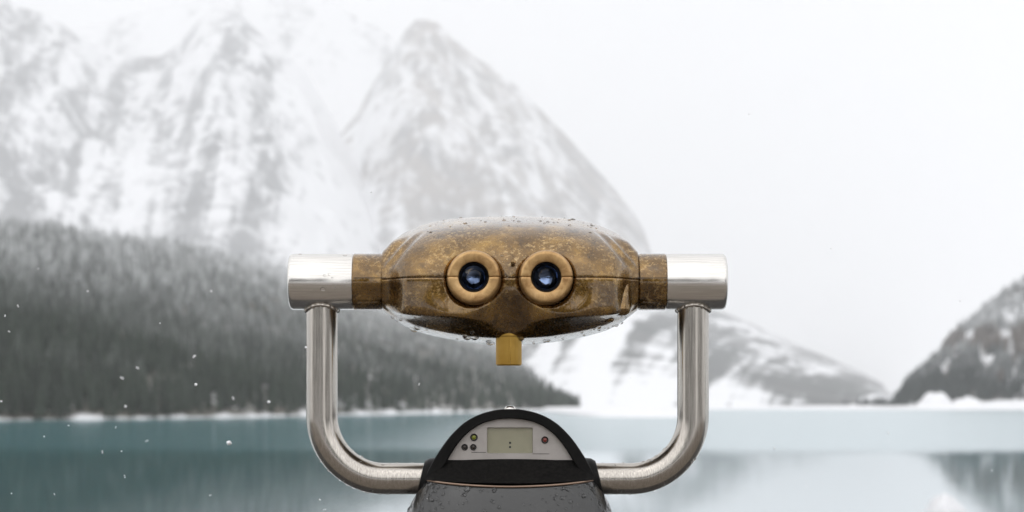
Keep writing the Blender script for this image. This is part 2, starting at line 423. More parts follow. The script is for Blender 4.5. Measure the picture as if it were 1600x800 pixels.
# snow mounds along the foot of the cliff
def mound(px, D, wpx, hpx, seed, dep=.8):
    D *= .62 if D > 500 else 1
    R = wpx/F*D/2; hh = hpx/F*D; cx = (px-800)/F*D
    rows = []
    for i in range(9):
        r = i/8; row = []
        for j in range(28):
            a = j/28*2*math.pi
            k = 1+.25*fbm(math.cos(a)*1.5, math.sin(a)*1.5, seed)
            zz = hh*(1-r**2.6)*(1+.3*fbm(r*2*math.cos(a), r*2*math.sin(a), seed+5)) - .3*r
            row.append((cx+R*r*k*math.cos(a), D+R*dep*r*k*math.sin(a), zz))
        rows.append(row)
    mb = MB(); mb.grid(rows, closed_u=True); return mb
for i, (px, D, wp, hp) in enumerate([(1462, 1440, 70, 24), (1420, 1450, 60, 10), (1514, 1430, 66, 18), (1480, 1425, 120, 9), (1350, 1470, 110, 7), (1570, 1425, 70, 7)]):
    tag(mound(px, D, wp, hp, i*3.1).build('snow_mound', SNOW), kind='structure')

# ------------------------------------------------------------------ conifers
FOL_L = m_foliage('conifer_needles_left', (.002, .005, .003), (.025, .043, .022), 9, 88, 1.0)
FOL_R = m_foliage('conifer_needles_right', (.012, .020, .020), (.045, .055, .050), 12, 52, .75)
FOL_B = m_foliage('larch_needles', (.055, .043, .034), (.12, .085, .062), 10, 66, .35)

def conifer_arrays(seed, tiers=7, sides=8, slim=.17):
    """unit-height conifer: jagged drooping tiers with gaps, on a tapered trunk"""
    r = random.Random(seed); V, Fc, M = [], [], []
    for k in range(5):
        a = k/5*2*math.pi; V.append((.018*math.cos(a), .018*math.sin(a), -.05))
    V.append((0, 0, .95)); Fc += [(k, (k+1) % 5, 5) for k in range(5)]; M += [1]*5
    for t in range(tiers):
        f = t/(tiers-1); zb = .10+.76*f; R = slim*(1-f)**.8+.02; top = zb+.22*(1-f*.45)
        b = len(V); ox, oy = r.uniform(-.012, .012), r.uniform(-.012, .012); ph = r.random()*6
        V.append((ox, oy, min(top, 1.0)))
        for s in range(sides):
            a = ph+s/sides*2*math.pi; rr = R*(r.uniform(.85, 1.25) if s % 2 == 0 else r.uniform(.45, .75))
            V.append((ox+rr*math.cos(a), oy+rr*math.sin(a), zb-(.035 if s % 2 == 0 else -.012)*r.uniform(.6, 1.4)))
        for s in range(sides): Fc.append((b, b+1+s, b+1+(s+1) % sides)); M.append(0)
    return np.array(V), np.array(Fc), np.array(M)
PROT = [conifer_arrays(i, 7, 8, .13+.02*(i % 4)) for i in range(6)]

def scatter(Vg, nv, count, vmin, vmax, seed, skip=None):
    g = np.random.default_rng(seed); nr, nu, _ = Vg.shape; out = []
    while len(out) < count:
        u, v = g.random(), g.uniform(vmin, vmax)
        fi, fj = v*(nv-1), u*(nu-1); i, j = min(int(fi), nr-2), min(int(fj), nu-2); a, b = fi-i, fj-j
        p = (Vg[i, j]*(1-a)*(1-b)+Vg[i+1, j]*a*(1-b)+Vg[i, j+1]*(1-a)*b+Vg[i+1, j+1]*a*b)
        if skip and skip(p, v, g): continue
        out.append(p)
    return np.array(out)

def forest_mesh(name, pts, hts, mat, seed):
    g = np.random.default_rng(seed); VV, FF, MM, TT = [], [], [], []; off = 0
    which = g.integers(0, len(PROT), len(pts)); ang = g.uniform(0, 6.28, len(pts))
    for w_ in range(len(PROT)):
        V, Fc, M = PROT[w_]; s = np.where(which == w_)[0]
        if len(s) == 0: continue
        c, sn = np.cos(ang[s])[:, None], np.sin(ang[s])[:, None]; h = hts[s][:, None]
        X = (V[None, :, 0]*c - V[None, :, 1]*sn)*h + pts[s, 0][:, None]
        Y = (V[None, :, 0]*sn + V[None, :, 1]*c)*h + pts[s, 1][:, None]
        Z = V[None, :, 2]*h + pts[s, 2][:, None]
        VV.append(np.stack([X, Y, Z], -1).reshape(-1, 3))
        FF.append((Fc[None] + (np.arange(len(s))*len(V))[:, None, None] + off).reshape(-1, 3)); MM.append(np.tile(M, len(s)))
        off += len(s)*len(V)
        TT.append(np.repeat(g.random(len(s)), len(V)))
    me = np_mesh(name, np.concatenate(VV), np.concatenate(FF), [mat, BARK], False, np.concatenate(MM))
    me.attributes.new('tint', 'FLOAT', 'POINT').data.foreach_set('value', np.concatenate(TT).astype(np.float32)); return me

def single_meshes(mat, nm):
    return [np_mesh(nm, V, Fc, [mat, BARK], False, M) for V, Fc, M in PROT]

pts = scatter(HV, HN, 14500, .004, 1.02, 11)
hts = rng.uniform(3.4, 6.3, len(pts))*(1+.15*rng.standard_normal(len(pts)).clip(-1, 1))
size = hts/pts[:, 1]
vis = np.abs((pts[:, 0]/pts[:, 1])*F + 0) < 815
# the nearest trees the camera can see, one object each
cand = np.where(vis & (pts[:, 0]/pts[:, 1]*F+800 < 900))[0]
front = cand[np.argsort(-(size[cand] - .00015*pts[cand, 2]))][:240]
SL = single_meshes(FOL_L, 'conifer_tree')
for i in front:
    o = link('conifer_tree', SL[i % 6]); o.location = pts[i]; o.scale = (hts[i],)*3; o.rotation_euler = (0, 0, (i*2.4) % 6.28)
    tag(o, 'dark green conifer at the edge of the dense misty forest on the left lake shore', 'tree', 'conifers along the left shore')
rest = np.setdiff1d(np.arange(len(pts)), front)
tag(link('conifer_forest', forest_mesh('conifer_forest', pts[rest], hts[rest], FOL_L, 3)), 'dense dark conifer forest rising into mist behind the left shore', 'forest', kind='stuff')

def skipr(p, v, g):
    px = p[0]/p[1]*F+800
    d = fbm(px/28, p[2]/14, 3.0)
    return v > .2 and v < .85 and d > .14
rp = scatter(CV, CN, 3000, .03, 1.02, 21, skipr)
rh = rng.uniform(5, 8.5, len(rp))*np.where(rp[:, 2] > 40, .75, 1)
warm = np.array([fbm(p[0]*.02, p[2]*.045, 7.7) > .0 and 10 < p[2] < 36 for p in rp])
rpx = rp[:, 0]/rp[:, 1]*F+800
cand = np.where((rpx < 1610) & (rp[:, 2] < 9) & ~warm)[0]
front = cand[np.argsort(rp[cand, 1])][:60]
SR = single_meshes(FOL_R, 'conifer_tree')
for i in front:
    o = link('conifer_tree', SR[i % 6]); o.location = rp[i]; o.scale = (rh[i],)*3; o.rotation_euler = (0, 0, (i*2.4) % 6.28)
    tag(o, 'slate green conifer at the foot of the steep wooded hill on the right shore', 'tree', 'conifers at the foot of the right hill')
rest = np.setdiff1d(np.arange(len(rp)), front)
a = rest[~warm[rest]]; b = rest[warm[rest]]
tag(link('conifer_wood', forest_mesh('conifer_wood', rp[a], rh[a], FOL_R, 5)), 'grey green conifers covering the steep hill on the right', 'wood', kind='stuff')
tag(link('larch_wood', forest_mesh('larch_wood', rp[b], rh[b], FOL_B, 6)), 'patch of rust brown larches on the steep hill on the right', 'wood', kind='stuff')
# thin dark line of trees on the far flats
g = np.random.default_rng(5); n_ = 220
fp = np.stack([np.zeros(n_), g.uniform(800, 940, n_), np.full(n_, 1.5)], -1); fp[:, 0] = ((1384+26*g.standard_normal(n_)).clip(1318, 1430)-800)/F*fp[:, 1]
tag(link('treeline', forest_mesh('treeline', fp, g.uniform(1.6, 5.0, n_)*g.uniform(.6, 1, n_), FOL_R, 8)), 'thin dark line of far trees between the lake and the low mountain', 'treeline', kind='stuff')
# wood behind the photographer (mirrored in the metal)
n_ = 420; bp_ = np.stack([g.uniform(-110, 110, n_), g.uniform(-75, -42, n_), np.full(n_, H-.9)], -1)
keep = ~((bp_[:, 0] > 14) & (bp_[:, 0] < 34)); bp_ = bp_[keep]
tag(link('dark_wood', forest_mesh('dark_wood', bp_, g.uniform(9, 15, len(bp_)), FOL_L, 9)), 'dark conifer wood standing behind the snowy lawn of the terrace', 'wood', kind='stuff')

# ------------------------------------------------------------------ the viewer
ROOT_LOC = Vector((0, VD, H-1.405)); ORIG = ROOT_LOC
root = bpy.data.objects.new('tower_viewer', None); COL.objects.link(root); root.location = ROOT_LOC; root.empty_display_size = .1
tag(root, 'bronze coin operated binocular viewer with steel yoke arms on a black post by the lake', 'binocular viewer')

def W(x, py, d): return ((x-800)*S, VD-d*S, H+(HY-py)*S)      # photo pixel units at the viewer's plane; d = towards the camera
def adj(px, py, d):
    k = 1-d*S/VD; return 800+(px-800)*k, HY+(py-HY)*k, k

CX, SY = 797.0, 439.0
XK = [0, 30, 62, 95, 125, 150, 170, 185, 196, 204]
ZT = [101, 100.8, 99.5, 97.5, 92.5, 84, 74, 60, 46, 41]
ZBL = [-98, -97.5, -95, -90, -84, -77, -68, -57, -48, -42]
QF = [86, 90, 96, 98, 95, 88, 78, 67, 56, 44]                  # how far the face stands forward
LIPZ = [-66, -65, -62, -59, -57, -55, -53, -49, -43, -32]
LIPK = [0, .12, .75, 1, 1, 1, 1, .85, .5, 0]                  # how sharp the lower lip is
_gx = np.arange(0, 215, .5)
def smooth_tab(ys):
    y = np.interp(np.abs(np.arange(-60, 215, .5)), XK, ys); kk = np.exp(-(np.arange(-24, 25)/11.)**2); kk /= kk.sum()
    yp = np.concatenate([y, np.full(24, y[-1])]); c = np.convolve(yp, kk, 'same')[:len(y)]
    c = c[120:]; wgt = np.clip((_gx-194)/9, 0, 1); return c*(1-wgt) + np.interp(_gx, XK, ys)*wgt
BK = [175, 175, 172, 165, 152, 132, 108, 84, 62, 43]
TAB = {n_: smooth_tab(v_) for n_, v_ in (('zt', ZT), ('zb', ZBL), ('q', QF), ('lz', LIPZ), ('lk', LIPK), ('bk', BK))}
def T_(n_, x): return float(np.interp(abs(x), _gx, TAB[n_]))
def ztop(x):            # the top's highest line lies well behind the face
    return (T_('zt', x)+191)*(1+T_('bk', x)*.55*S/VD)-191
def section(x):
    ax = abs(x); zt, zb, q = ztop(x), T_('zb', x), T_('q', x)
    lz, lk = T_('lz', x), T_('lk', x)
    e = max(0, min(1, (ax-156)/48)); e = e*e*(3-2*e); bk = T_('bk', x)
    pit = max(0, 1-(ax/46)**2)
    c = [(-bk, 0), (-bk, .30*zt), (-bk*.92, .62*zt), (-bk*.78, .90*zt), (-bk*.62, zt), (-bk*.50, zt*1.0), (-bk*.2, zt*.895), (q*.14, zt*.79),
         (q*.50, zt*.655), (q*.78, zt*.47), (q*.95, zt*.25), (q, zt*.08), (q, 0), (q, -.06*zt), (q*.985, lz*.42)]
    # lower face, lip, undercut, rim
    soft = [(q*(.95-.10*pit), lz*.72), (q*(.84-.12*pit), lz*1.0), (q*(.70-.06*pit), lz*1.14), (q*.56, zb+12), (q*.44, zb+8)]
    hard = [(q*.975, lz*.86), (q*.955, lz*.995), (q*.93, lz*1.01), (q*.60, lz*.5+.5*(zb+9)), (q*.45, zb+9)]
    c += [(s[0]*(1-lk)+h_[0]*lk, s[1]*(1-lk)+h_[1]*lk) for s, h_ in zip(soft, hard)]
    c += [(q*.38, zb+7.5), (q*.08, zb+4), (-bk*.20, zb+1), (-bk*.5, zb), (-bk*.8, zb*.75), (-bk*.96, zb*.38)]
    # towards the collars everything becomes round
    out = []; rr = 42.0; m = len(c)
    for i, (d, z) in enumerate(c):
        a = math.atan2(z/(zt if z >= 0 else -zb), d/(q if d >= 0 else bk))
        out.append((d*(1-e)+rr*math.cos(a)*e, z*(1-e)+rr*math.sin(a)*e))
    return out

def bspline(c, n):
    m = len(c); P = np.array(c); t = np.arange(n)/n*m; i = t.astype(int); f = (t-i)[:, None]
    p0, p1, p2, p3 = P[(i-1) % m], P[i % m], P[(i+1) % m], P[(i+2) % m]
    return ((1-f)**3*p0 + (3*f**3-6*f**2+4)*p1 + (-3*f**3+3*f**2+3*f+1)*p2 + f**3*p3)/6

NXH = 181
xs_h = np.sin(np.linspace(-1, 1, NXH)*math.pi/2*.93)/math.sin(math.pi/2*.93)*204
EYES = [adj(740, 432.5, 112), adj(853.5, 432.5, 112)]
def seam_rows(n1):
    # angular parameter rows: dense near the seam and around the lip
    return n1
NS = 360
secs = []
for x in xs_h:
    zt, zb = ztop(x), T_('zb', x)
    p = bspline(section(x), NS)
    up, lo = p[:, 1].max(), p[:, 1].min()
    p[:, 1] = np.where(p[:, 1] > 0, p[:, 1]*zt/up, p[:, 1]*zb/lo)
    secs.append(p)
# resample each section to fixed rows: upper shell from back seam over the top to front seam, lower shell onwards
def split(p):
    z = p[:, 1]; n = len(z); cr = []
    for i in range(n):
        a, b = z[i], z[(i+1) % n]
        if a == 0 or a*b < 0:
            f = a/(a-b) if a != b else 0; q = p[i]*(1-f)+p[(i+1) % n]*f; cr.append((i, q))
    cr.sort(key=lambda c: c[1][0])          # back first, front last
    (ib, qb), (i_f, qf) = cr[0], cr[-1]
    def walk(i0, q0, i1, q1):
        out = [q0]; i = (i0+1) % n
        while True:
            out.append(p[i])
            if i == i1: break
            i = (i+1) % n
        out.append(q1); return np.array(out)
    return walk(ib, qb, i_f, qf), walk(i_f, qf, ib, qb)
def resample(a, ts):
    L = np.concatenate([[0], np.cumsum(np.hypot(*np.diff(a, axis=0).T))]); L /= L[-1]
    return np.stack([np.interp(ts, L, a[:, k]) for k in (0, 1)], -1)
tu = np.concatenate([np.linspace(0, .985, 84), [.990, .994, .997, 1.0]])
tl = np.concatenate([[0, .003, .006, .010, .015], np.linspace(.02, 1, 100)])
UP, LO = [], []
for p in secs:
    a, b = split(p); UP.append(resample(a, tu)); LO.append(resample(b, tl))
UP, LO = np.array(UP), np.array(LO)          # [x, row, (d, z)]

def shape_grid(G):
    """adds the casting's dents: eye sockets, scalloped shoulders, seam groove"""
    nx, nr, _ = G.shape
    P = np.zeros((nx, nr, 3)); P[..., 0] = xs_h[:, None]; P[..., 1] = G[..., 0]; P[..., 2] = G[..., 1]
    du = np.gradient(P, axis=0); dv = np.gradient(P, axis=1); nrm = np.cross(du, dv); nrm /= np.linalg.norm(nrm, axis=-1, keepdims=True)+1e-9
    cen = P.copy(); cen[..., 0] *= .6; sgn = np.sign((nrm*(P-np.array([0, -30., 0])*[0, 1, 0]-cen*[1, 0, 0])).sum(-1, keepdims=True)); nrm *= np.where(sgn == 0, 1, sgn)
    x, d, z = P[..., 0], P[..., 1], P[..., 2]; D = np.zeros_like(x)
    face = 1/(1+np.exp(-(d-20)/8))
    moat = np.zeros_like(x)
    for ex, ey, k in EYES:
        r = np.hypot(x-(ex-CX), z-(SY-ey)); moat = np.maximum(moat, np.exp(-(np.maximum(0, r-44)/21)**2))
    D -= face*5*moat                                  # hollow round the eyepieces
    for ex, ey, k in EYES:
        r = np.hypot(x-(ex-CX), z-(SY-ey))
        D -= np.where(d > 30, 34/(1+np.exp((r-41)/1.0)), 0)
    ax = np.abs(x)
    # scalloped shoulders: two shallow flutes running down and outwards
    ux, uz = 50/80., -62/80.
    tx = (ax-146)*uz*-1 + (z-86)*ux                   # distance across the flute
    al = (ax-146)*ux + (z-86)*uz
    on = 1/(1+np.exp(-(al+6)/5))*1/(1+np.exp((al-78)/6))/(1+np.exp(-(d-14)/5))
    D -= on*(7.0*np.exp(-((tx-4)/7)**2) + 3.2*np.exp(-((tx+12)/4)**2))
    D += on*(1.8*np.exp(-((tx+5.5)/2.5)**2))
    # lower side hollow near the collars
    D -= 2*np.exp(-((ax-190)/12)**2)*np.exp(-((z+24)/20)**2)*face
    D -= 1.3*np.exp(-(z/.8)**2)*np.where(d > -200, 1, 0)    # seam
    fade = np.clip((204-ax)/10, 0, 1)
    Q = P + nrm*(D*fade)[..., None]
    pinch = 1-.13*np.clip((np.abs(xs_h)-198.5)/4.0, 0, 1)     # the casting's end tucks in at the collar joint
    Q[..., 1:] *= pinch[:, None, None]
    return Q
for nm, G in (('upper_shell', UP), ('lower_shell', LO)):
    P = shape_grid(G); mb = MB()
    rows = [[W(CX+P[i, j, 0], SY-P[i, j, 2], P[i, j, 1]) for i in range(NXH)] for j in range(P.shape[1])]
    mb.grid(rows)
    if nm == 'upper_shell': UPW = rows
    else: LOW = rows
    o = mb.build(nm, BRONZE, root, angle=None)
    if nm == 'upper_shell': shell_u = o
    else: shell_l = o

def lathe(mb, prof, center, axis, seg=64, mi=0, closed=False, rfn=None):
    """prof = [(r, t)] in px, revolved round axis through center (px, py, d); axis 'x','z','d'"""
    rows = []
    for r, t in prof:
        row = []
        for k in range(seg):
            a = k/seg*2*math.pi; rr = r*(rfn(a, t) if rfn else 1)
            c, s = rr*math.cos(a), rr*math.sin(a)
            if axis == 'x': row.append(W(center[0]+t, center[1]-s, center[2]+c))
            elif axis == 'z': row.append(W(center[0]+c, center[1]-t, center[2]+s))
            else: row.append(W(center[0]+c, center[1]-s, center[2]+t))
        rows.append(row)
    mb.grid(rows, closed_u=True, closed_v=closed)

def groove_ring(a, t): # split line across the eyepiece ring
    a = (a+math.pi) % (2*math.pi)-math.pi
    return 1 - .0
for ex, ey, k in EYES:
    # barrel and ring; the face of the ring is a little hollowed, its edge rounded
    mb = MB(); Z0 = 60
    prof = [(44, Z0), (43, 88), (42.3, 96), (42.1, 104), (41.2, 108), (39.6, 110.6), (37.8, 111.8), (36.4, 112.1), (30, 111.6), (25.4, 111), (24.2, 110.4), (23.6, 109), (23.4, 84)]
    prof = [(r*k, t) for r, t in prof]
    rows = []
    seg = 96
    angs = sorted([i/seg*2*math.pi for i in range(seg)] + [q+e for q in (0, math.pi) for e in (-.022, -.011, .011, .022)])
    for r, t in prof:
        row = []
        for a in angs:
            da = min(abs((a+math.pi) % (2*math.pi)-math.pi), abs(a-math.pi)); dist = da*r
            g_ = 1.1*math.exp(-(dist/.6)**2) if t > 85 else 0
            tt = t-g_ if t > 104 else t; rr = r-(g_ if r > 38 else -g_*.3)
            row.append(W(ex+rr*math.cos(a), ey-rr*math.sin(a), tt))
        rows.append(row)
    mb.grid(rows, closed_u=True)
    ep = mb.build('eyepiece', RING, root, angle=60)
    mb = MB(); lathe(mb, [(23.4*k, 106), (22.2*k, 107), (21.4*k, 104), (18.4*k, 99), (18.2*k, 84), (.01, 84)], (ex, ey, 0), 'd', 64)
    mb.build('lens_cell', INK, ep)
    mb = MB(); prof = [(18.6*k*math.sin(q), 97-9*math.cos(q)*math.cos(q)) for q in np.linspace(0.0, math.pi/2, 14)]
    prof[0] = (.01, prof[0][1]); lathe(mb, prof, (ex, ey, 0), 'd', 64); mb.build('lens', LENS, ep)

# small screw between the eyepieces
mb = MB(); ax_, ay_, k = adj(802, 409, 92); lathe(mb, [(4.2, 76), (4.2, 86), (3.4, 88.4), (1.5, 89.3), (.01, 89.4)], (ax_, ay_, 0), 'd', 20); mb.build('screw', BRONZE, root)

# casting lug at the lower right and the small bolt under it
def rbox(mb, x0, x1, y0, y1, d0, d1):
    vs = [W(x, y, d) for d in (d0, d1) for y in (y0, y1) for x in (x0, x1)]
    mb.add(vs, [(0, 1, 3, 2), (4, 5, 7, 6), (0, 1, 5, 4), (2, 3, 7, 6), (0, 2, 6, 4), (1, 3, 7, 5)])
mb = MB()
vs = [W(x, y, d) for x, y, d in ((940, 436, 10), (984, 436, 0), (984, 496, 4), (925, 496, 30), (944, 434, 68), (983, 434, 50), (984, 495.5, 66), (922, 495.5, 82))]
mb.add(vs, [(0, 1, 2, 3), (4, 5, 6, 7), (0, 1, 5, 4), (1, 2, 6, 5), (2, 3, 7, 6), (3, 0, 4, 7)])
mb.build('casting_lug', BRONZE, root, bevel=.0065)
mb = MB(); lathe(mb, [(.01, -505), (10, -505), (13, -502), (13, -492)], (946, 0, 40), 'z', 24)
mb.build('bolt_head', BRONZE, root)

# brass focus knob under the head: knurled, with a plain collar
mb = MB(); kx, ky, k = adj(795, 0, 30)
kn = lambda a, t: 1-(.014 if (int(a/(2*math.pi)*96+.5) % 2) else 0)
top, bot = adj(0, 518, 30)[1], adj(0, 571.5, 30)[1]
lathe(mb, [(20.2*k, -(top+10)), (20.2*k, -(bot-2))], (kx, 0, 30), 'z', 192, rfn=kn)
lathe(mb, [(20.2*k, -(bot-2)), (18.6*k, -bot), (.01, -bot)], (kx, 0, 30), 'z', 96)
fk = mb.build('focus_knob', KNOB, root, angle=25)
mb = MB(); lathe(mb, [(20.3*k, -(top-12)), (20.3*k, -(top+1.2)), (20.5*k, -(top+7)), (19.2*k, -(top+8.2)), (19.2*k, -(top+10.4))], (kx, 0, 30), 'z', 96); mb.build('knob_collar', KNOB, fk, angle=25)

# bronze collars and steel end sleeves
TY = 440.5
for side, x0, x1, xe in ((-1, 606, 553, 452.5), (1, 990, 1039.5, 1134)):
    s = 1 if side > 0 else -1
    mb = MB(); R = 44.2
    prof = [(39.5, x0-s*10), (39.5, x0+s*6.5), (43, x0+s*7.4), (R, x0+s*9.5), (R, x1-s*1.2), (R-.9, x1), (38, x1)]
    n_a = 96; rows = []
    for r, x in prof:
        row = []
        for i in range(n_a):
            a = i/n_a*2*math.pi; row.append(W(x, TY-r*math.sin(a), r*math.cos(a)))
        rows.append(row)
    mb.grid(rows, closed_u=True); col = mb.build('pivot_collar', BRONZE, root, angle=35)
    mb = MB(); rbox(mb, min(x0, x1)+3, max(x0, x1)-.4, TY-4.2, TY-3.2, 40, 44.4); mb.build('split_line', INK, col)
    mb = MB()
    prof = [(37, x1-s*3), (43.2, x1+s*.3), (43.9, x1+s*1.2), (43.9, xe-s*7), (43.2, xe-s*3.5), (41.0, xe-s*.9), (38, xe), (.01, xe)]
    lathe(mb, [(r, x) for r, x in prof], (0, TY, 0), 'x', 128); slv = mb.build('end_sleeve', STEEL_H, root, angle=40)

# bent yoke arms with their welds
for side, ax0 in ((-1, 503.0), (1, 1083.0)):
    s = -side; Rb = 98; yb = 748.0; xe = 700 if side < 0 else 895
    path = [(ax0, y) for y in np.linspace(470, yb-Rb, 12)]
    path += [(ax0+s*Rb*(1-math.cos(q)), yb-Rb+Rb*math.sin(q)) for q in np.linspace(0, math.pi/2, 25)[1:]]
    path += [(x, yb) for x in np.linspace(ax0+s*Rb, xe, 10)[1:]]
    rows = []
    for i, (x, y) in enumerate(path):
        x2, y2 = path[min(i+1, len(path)-1)]; x1, y1 = path[max(i-1, 0)]
        tx, ty = x2-x1, y2-y1; L = math.hypot(tx, ty); nx, ny = -ty/L, tx/L
        rows.append([W(x+24.6*math.cos(a)*nx, y+24.6*math.cos(a)*ny, 24.6*math.sin(a)) for a in np.linspace(0, 2*math.pi, 65)[:-1]])
    mb = MB(); mb.grid(rows, closed_u=True); arm = mb.build('yoke_arm', STEEL_V, root, angle=None)
    # weld bead where the arm meets the sleeve: follows the saddle curve
    mb = MB(); rows = []
    for i in range(120):
        a = i/120*2*math.pi; cxx, dd = 25.2*math.cos(a), 25.2*math.sin(a)
        zy = TY + math.sqrt(43.9**2-dd**2); b = 2.7*(1+.28*math.sin(a*19)+.15*math.sin(a*31))
        rows.append([W(ax0+cxx+b*math.cos(q)*math.cos(a), zy+1.2+b*math.sin(q), dd+b*math.cos(q)*math.sin(a)) for q in np.linspace(0, 2*math.pi, 9)[:-1]])
    mb.grid(rows, closed_u=True, closed_v=True); mb.build('weld_bead', STEEL_V, arm, angle=None)

# ---- pedestal
def half(pts): # mirror a left half profile about CX
    return pts + [(2*CX-x, y) for x, y in reversed(pts[:-1])]
def dense(pts, n):
    P = np.array(pts, float); L = np.concatenate([[0], np.cumsum(np.hypot(*np.diff(P, axis=0).T))]); t = np.linspace(0, L[-1], n)
    # smooth the polyline a little so the arch has no corners
    Q = np.stack([np.interp(t, L, P[:, 0]), np.interp(t, L, P[:, 1])], -1)
    for _ in range(12): Q[1:-1] = .25*Q[:-2]+.5*Q[1:-1]+.25*Q[2:]
    return [tuple(q) for q in Q]
outer = dense(half([(663, 752), (667.6, 738), (682.5, 711), (701.6, 683), (725, 659.5), (750, 646), (778, 639.6), (797, 638.4)]), 90)
inner = dense(half([(697, 724), (703.7, 712), (714, 695), (729, 677), (752.6, 661), (778, 654.6), (797, 653.4)]), 90)
FD = 34   # front plane of the hood
rows = []
mid = lambda t: [(o[0]*(1-t)+i[0]*t, o[1]*(1-t)+i[1]*t) for o, i in zip(outer, inner)]
def shr(c, k, dy=0): return [(CX+(x-CX)*k, 752-(752-y)*k+dy) for x, y in c]
for c, d in ((shr(outer, .90), -150), (shr(outer, .97), -146), (outer, -130), (outer, FD-3), (shr(outer, .994), FD-1), (mid(.1), FD), (mid(.9), FD), (inner, FD-1.5), (inner, FD-16)):
    rows.append([W(x, y, d) for x, y in c])
mb = MB(); mb.grid(rows)
mb.add([W(x, y, -150) for x, y in shr(outer, .90)], [tuple(range(90))])
hood = mb.build('hood', BLACK, root, angle=35)
# instrument plate, with a real window in it
pl = dense(half([(699, 718), (703.7, 712), (714, 695), (729, 677), (752.6, 660.5), (778, 654), (797, 652.8)]), 60)
LX0, LX1, LY0, LY1 = 761, 832.5, 667.5, 708
PD = FD-9
bm = bmesh.new()
ov = [bm.verts.new(W(x, y, PD)) for x, y in pl]
def rrect(x0, x1, y0, y1, r, n=5):
    o = []
    for cx, cy, a0 in ((x1-r, y0+r, -90), (x1-r, y1-r, 0), (x0+r, y1-r, 90), (x0+r, y0+r, 180)):
        for i in range(n): a = math.radians(a0+90*i/(n-1)); o.append((cx+r*math.cos(a), cy+r*math.sin(a)))
    return o
iv = [bm.verts.new(W(x, y, PD)) for x, y in rrect(LX0, LX1, LY0, LY1, 2.2)]
es = [bm.edges.new((ov[i], ov[(i+1) % len(ov)])) for i in range(len(ov))] + [bm.edges.new((iv[i], iv[(i+1) % len(iv)])) for i in range(len(iv))]
bmesh.ops.triangle_fill(bm, use_beauty=True, edges=es)
iw = [bm.verts.new(W(x, y, PD-5)) for x, y in rrect(LX0+.8, LX1-.8, LY0+.8, LY1-.8, 2.0)]
for i in range(len(iv)): bm.faces.new((iv[i], iv[(i+1) % len(iv)], iw[(i+1) % len(iv)], iw[i]))
bmesh.ops.recalc_face_normals(bm, faces=bm.faces)
for v in bm.verts: v.co -= ORIG
me = bpy.data.meshes.new('instrument_plate'); bm.to_mesh(me); bm.free(); me.materials.append(PLATE)
plate = link('instrument_plate', me, root)
mb = MB(); mb.add([W(x, y, PD-4) for x, y in rrect(LX0-1, LX1+1, LY0-1, LY1+1, 2)], [tuple(range(20))]); disp = mb.build('display', LCD, plate, smooth=False)
for dy in (691.5, 698):
    mb = MB(); lathe(mb, [(1.7, PD-4), (1.7, PD-3.4), (.01, PD-3.3)], (797, dy, 0), 'd', 12); mb.build('display_dot', LCDINK, plate)
for x0, x1, y in ((737, 760, 706.2), (832, 858, 708.6)):
    mb = MB(); rbox(mb, x0, x1, y-.35, y+.35, PD-.4, PD+.35); mb.build('label_edge', BEZEL, plate)
def lamp(px, py, r, mat, nm):
    mb = MB(); lathe(mb, [(r, PD-1), (r, PD+1.2), (r*.85, PD+2.2), (r*.66, PD+1.6), (r*.62, PD-1)], (px, py, 0), 'd', 32); b = mb.build(nm, BEZEL, plate)
    mb = MB(); lathe(mb, [(r*.62, PD-1), (r*.60, PD+.6), (r*.4, PD+1.5), (.01, PD+1.9)], (px, py, 0), 'd', 24); mb.build('indicator_lens', mat, b)
lamp(741, 683, 5.8, GREEN_L, 'indicator_light'); lamp(851, 687, 5.6, RED_L, 'indicator_light')
lamp(726.5, 698.2, 5.0, DARK_L, 'push_button'); lamp(740, 698.2, 5.0, DARK_L, 'push_button')
# dark shelf sloping from the plate to the front lip
rows = []
for t in np.linspace(0, 1, 10):
    y = 712.5+t*40; d = (FD-12)+t**1.25*52; hw = 98+t*33
    rows.append([W(CX+u*hw, y-4.5*abs(u)**2*t, d-26*u*u*t) for u in np.linspace(-1, 1, 40)])
mb = MB(); mb.grid(rows); mb.build('shelf', MATTE, root, angle=None)
# body of the post: rounded-square section, slightly flaring, down to a foot on the terrace
def ringsec(hw, hd_f, hd_b, n=96, e=3.2, cz=0):
    o = []
    for i in range(n):
        a = i/n*2*math.pi; c, s_ = math.cos(a), math.sin(a)
        x = hw*math.copysign(abs(c)**(2/e), c); dd = (hd_f if s_ > 0 else hd_b)*math.copysign(abs(s_)**(2/e), s_)
        o.append((x, dd))
    return o
GY = HY + 1.405/S   # ground row
def bodyring(hw, f, b, y, dip=0):
    return [W(CX+x, y-dip*(x/hw)**2, d) for x, d in ringsec(hw, f, b)]
rows = [bodyring(126, 62, 120, 756, 9), bodyring(131, 68, 128, 757, 9), bodyring(133.5, 71, 131, 760, 9), bodyring(138, 74, 134, 766, 8.5), bodyring(154, 84, 145, 790, 5), bodyring(163, 90, 150, 812, 0)]
for y in np.linspace(860, GY-60, 12): rows.append(bodyring(168, 94, 154, y))
rows += [bodyring(172, 98, 158, GY-40), bodyring(240, 190, 230, GY-30), bodyring(246, 196, 236, GY-4), bodyring(246, 196, 236, GY)]
mb = MB(); mb.grid(rows, closed_u=True)
mb.add([W(CX+x, 756-9*(x/126)**2, d) for x, d in ringsec(126, 62, 120)], [tuple(range(96))])
post = mb.build('post', BODY, root, angle=50)
BODYR = rows
